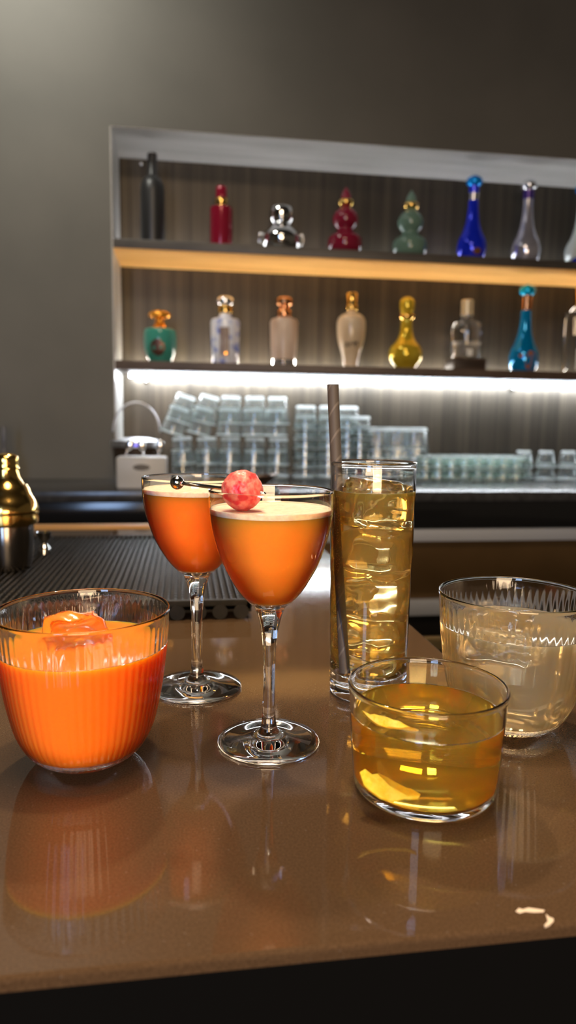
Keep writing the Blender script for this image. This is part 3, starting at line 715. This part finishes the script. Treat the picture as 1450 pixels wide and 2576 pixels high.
for k in range(5):
    x0 = gx(cols0[k][0]); 
    put_glass(big, BARGLASS, 'rocks_glass', x0, YG_, KT, cols0[k][1], label='upturned clear tumbler, bottom of the %s tall stack from the niche corner' % ordn[k], group='upturned tumblers in tall stacks')
    put_glass(big, BARGLASS, 'rocks_glass', x0 + .004, YG_, KT + .042, cols0[k][1], label='upturned clear tumbler, second up in the %s tall stack from the niche corner' % ordn[k], group='upturned tumblers in tall stacks')
    x1 = gx(cols[k][0] - 8)
    put_glass(big, BARGLASS, 'rocks_glass', x1, YG_, KT + .145, -cols[k][1], label='upturned tumbler, third up in the %s tall stack from the niche corner' % ordn[k], group='upturned tumblers in tall stacks')
    put_glass(big, BARGLASS, 'rocks_glass', x1 + .008 - cols[k][1] * .05, YG_, KT + .186, -cols[k][1], label='upturned tumbler on top of the %s tall stack from the niche corner' % ordn[k], group='upturned tumblers in tall stacks')
mid = tumbler_mesh(.042, .034, .085)
steps = ['bottom glass', 'second glass up', 'third glass up', 'fourth glass up', 'fifth glass up', 'sixth glass up']
for k, (px, n, Y) in enumerate(((768, 6, 2.47), (826, 6, 2.47), (874, 6, 2.50), (905, 5, 2.46))):
    for j in range(n):
        o = put_glass(mid, BARGLASS, 'nested_tumbler', gx(px, Y), Y, KT + .034 * j, label='%s in the %s nested stack right of the tall tumblers' % (steps[j], ordn[k]), group='nested low tumblers')
rib = tumbler_mesh(.046, .038, .115, ribn=28, seg=112)
rib2 = None
for k, (px, Y) in enumerate(((948, 2.45), (998, 2.49), (1046, 2.45))):
    put_glass(rib, BARGLASS, 'ribbed_tumbler', gx(px, Y), Y, KT + .068, label='%s ribbed upturned tumbler on top of its pair beside the black straw' % ('first', 'middle', 'last')[k], group='ribbed tumblers in pairs')
    put_glass(rib, BARGLASS, 'ribbed_tumbler', gx(px, Y), Y, KT, label='%s ribbed upturned tumbler at the bottom of its pair beside the black straw' % ('first', 'middle', 'last')[k], group='ribbed tumblers in pairs')
small = tumbler_mesh(.030, .026, .052, ribn=16, seg=64)
n = 0
for row, Y in enumerate((2.36, 2.44)):
    for k in range(8):
        px = 1070 + k * 33 + row * 14
        put_glass(small, GREENGLASS, 'shot_tumbler', gx(px, Y), Y, KT, label='lower short greenish glass, %s from the highball in the %s row' % (ordn[k], ('front', 'rear')[row]), group='short greenish glasses in two rows')
        put_glass(small, GREENGLASS, 'shot_tumbler', gx(px, Y), Y, KT + .036, label='upper short greenish glass, %s from the highball in the %s row' % (ordn[k], ('front', 'rear')[row]), group='short greenish glasses in two rows')
bowl = tumbler_mesh(.036, .024, .062, ribn=14, seg=56)
for k in range(4):
    px = 1318 + k * 56; Y = 2.40
    put_glass(bowl, BARGLASS, 'dessert_glass', gx(px, Y), Y, KT, label='%s clear ribbed cup, lower of its pair, near the right frame edge' % ordn[k], group='clear ribbed cups in pairs')
    put_glass(bowl, BARGLASS, 'dessert_glass', gx(px, Y), Y, KT + .045, label='%s clear ribbed cup, upper of its pair, near the right frame edge' % ordn[k], group='clear ribbed cups in pairs')

# white utensil bin, ice bucket with a hoop handle behind it
wb0 = ony(293, 1240, 2.03); wb1 = ony(420, 1240, 2.03)
t = thing('utensil_bin', ((wb0.x + wb1.x) / 2, 2.075, KT), 'white plastic utensil bin with an oval grip hole on the back counter', 'bin')
w = (wb1.x - wb0.x) / 2; hb = ony(350, 1150, 2.03).z - KT
bm = box_bm(-w, w, -.045, .045, 0, hb, bev=.006, seg=3)
fin(bm, 'body', pbr('milky plastic', (.50, .50, .48), .4), t, auto=40)
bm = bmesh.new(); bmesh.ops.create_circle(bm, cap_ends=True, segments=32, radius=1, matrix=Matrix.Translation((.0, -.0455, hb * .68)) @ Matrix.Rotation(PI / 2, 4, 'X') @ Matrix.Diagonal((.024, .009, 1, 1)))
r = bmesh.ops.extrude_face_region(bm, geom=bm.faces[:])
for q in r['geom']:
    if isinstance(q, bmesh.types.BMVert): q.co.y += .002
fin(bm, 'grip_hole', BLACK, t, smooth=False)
spoon = [(-.050, 1.5, .5, 'steel spoon bowl leaning out of the white bin beside the niche corner'), (.005, 1.2, -.2, 'steel ladle standing in the middle of the white bin'), (.045, 1.1, .2, 'steel spoon standing in the white bin beside the tumblers')]
for i, (dx, l, tl, lab) in enumerate(spoon):
    bm = tube_bm([(0, 0, 0), (tl * .02, 0, .030)], .003, 10)
    bmesh.ops.create_uvsphere(bm, u_segments=20, v_segments=12, radius=1, matrix=Matrix.Translation((tl * .03, 0, .038)) @ Matrix.Rotation(tl, 4, 'Y') @ Matrix.Diagonal((.011, .005, .017, 1)))
    o = fin(bm, 'bar_spoon', CHROME, loc=t.location + Vector((dx, .0, hb - .006))); tag(o, lab, 'spoon', 'utensils in the white bin')
bk = Vector((ony(345, 1180, 2.28).x, 2.28, KT)); 
t = thing('ice_bucket', bk, 'dark lidded ice bucket with a wire hoop handle behind the white bin', 'ice bucket')
zl_ = ony(345, 1108, 2.28).z - KT; rbk = 62 * depth(bk) / F
lathe('body', [(0, 0), (rbk * .82, 0), (rbk * .97, zl_ - .02), (0, zl_ - .02)], pbr('dark bronze bucket', (.10, .07, .05), .2, .6), t, 48)
lathe('lid', [(0, zl_ - .0202), (rbk, zl_ - .02), (rbk * 1.02, zl_ - .006), (rbk * .98, zl_), (rbk * .5, zl_ + .008), (0, zl_ + .010)], STEEL, t, 48)
zh = ony(345, 1012, 2.28).z - KT
fin(tube_bm([(rbk * .95 * math.cos(a), 0, zl_ + (zh - zl_) * math.sin(a) ** .8) for a in [PI * i / 20 for i in range(1, 20)]], .0028, 8), 'handle', STEEL, t)
o = box('indicator_light', (-.014, .014, -rbk * 1.0 - .002, -rbk * .98, zl_ - .016, zl_ - .009), led('violet indicator', (.12, .08, 1), 1.6), t, bev=.001)
# dark oval serving dish
db = Vector((ony(600, 1200, 2.05).x, 2.06, KT)); s_ = depth(db) / F
prof = [(0, .001), (.45, 0), (.6, .002), (.85, .020), (1.0, .034), (.985, .0345), (.83, .023), (.6, .006), (0, .005)]
bm = lathe_bm([(r * 90 * s_, z * .9) for r, z in prof], 56, mod=lambda a, r, z, i: r * (1 + .18 * max(0, math.cos(a)) ** 3))
for v in bm.verts: v.co.y *= .55; v.co.z += max(0, v.co.x) * .10 * (1 if v.co.z > .01 else 0)
o = fin(bm, 'serving_dish', pbr('dark bronze dish', (.16, .09, .05), .22, .8), loc=db, auto=60); tag(o, 'boat-shaped dark bronze dish in front of the tall tumbler stacks', 'dish')
# slender grey bottle behind the shaker
b = Vector((ony(12, 1200, 2.25).x, 2.25, KT)); s_ = depth(b) / F
o = lathe('slim_bottle', [(0, 0), (20 * s_, 0), (20 * s_, .075), (10 * s_, .095), (6 * s_, .105), (6 * s_, ony(12, 1073, 2.25).z - KT), (0, ony(12, 1073, 2.25).z - KT)], pbr('grey smoked glass', (.09, .09, .10), .25), loc=b, seg=32)
tag(o, 'slender grey bottle on the back counter behind the shaker', 'bottle')

# ------------------------------------------------------------------ light
def area(name, loc, target, size, power, col, sy=None, spread=None):
    l = bpy.data.lights.new(name, 'AREA'); l.energy = power; l.color = col; l.size = size
    if sy: l.shape = 'RECTANGLE'; l.size_y = sy
    if spread: l.spread = math.radians(spread)
    o = bpy.data.objects.new(name, l); COL.objects.link(o); o.location = loc
    o.rotation_euler = (Vector(target) - Vector(loc)).to_track_quat('-Z', 'Y').to_euler(); return o
def spot(name, loc, target, power, col, ang, rad=.03, blend=.5):
    l = bpy.data.lights.new(name, 'SPOT'); l.energy = power; l.color = col; l.spot_size = math.radians(ang); l.spot_blend = blend; l.shadow_soft_size = rad
    o = bpy.data.objects.new(name, l); COL.objects.link(o); o.location = loc
    o.rotation_euler = (Vector(target) - Vector(loc)).to_track_quat('-Z', 'Y').to_euler(); return o
area('ceiling_lamp', (.0, .35, 2.7), (.05, .45, 1.1), .6, 18, (1, .76, .52))
spot('downlight', (.10, .62, 2.9), (.08, .48, 1.1), 50, (1, .78, .52), 60, .04)
spot('rear_fill_spot', (.0, 1.75, 3.0), (.03, .5, 1.2), 110, (1, .80, .58), 34, .05)  # added spot behind the drinks, lights them through from the back
area('window_light', (-.8, -1.3, 1.75), (.0, .5, 1.15), .35, 15, (.42, .62, 1), sy=.8)
area('front_fill', (.0, -1.35, 1.44), (.05, .6, 1.18), .8, 30, (1, .72, .44))  # added warm fill behind the camera to brighten the drinks
spot('wall_washer', (-.62, 1.72, 3.15), (-.66, 2.4, 2.75), 100, (1, .98, .88), 130, .15, 1)
w = bpy.data.worlds.new('world'); S.world = w; w.use_nodes = True
bg = w.node_tree.nodes['Background']; bg.inputs[0].default_value = (1, .80, .58, 1); bg.inputs[1].default_value = .055

# ------------------------------------------------------------------ output look
S.view_settings.view_transform = 'Standard'; S.view_settings.look = 'None'; S.view_settings.gamma = 1; S.view_settings.use_curve_mapping = False
S.view_settings.exposure = 0
c = S.cycles
c.max_bounces = 20; c.transmission_bounces = 18; c.transparent_max_bounces = 32; c.glossy_bounces = 8; c.diffuse_bounces = 4
c.caustics_reflective = True; c.caustics_refractive = True; c.sample_clamp_indirect = 20; c.blur_glossy = .3
c.use_denoising = True
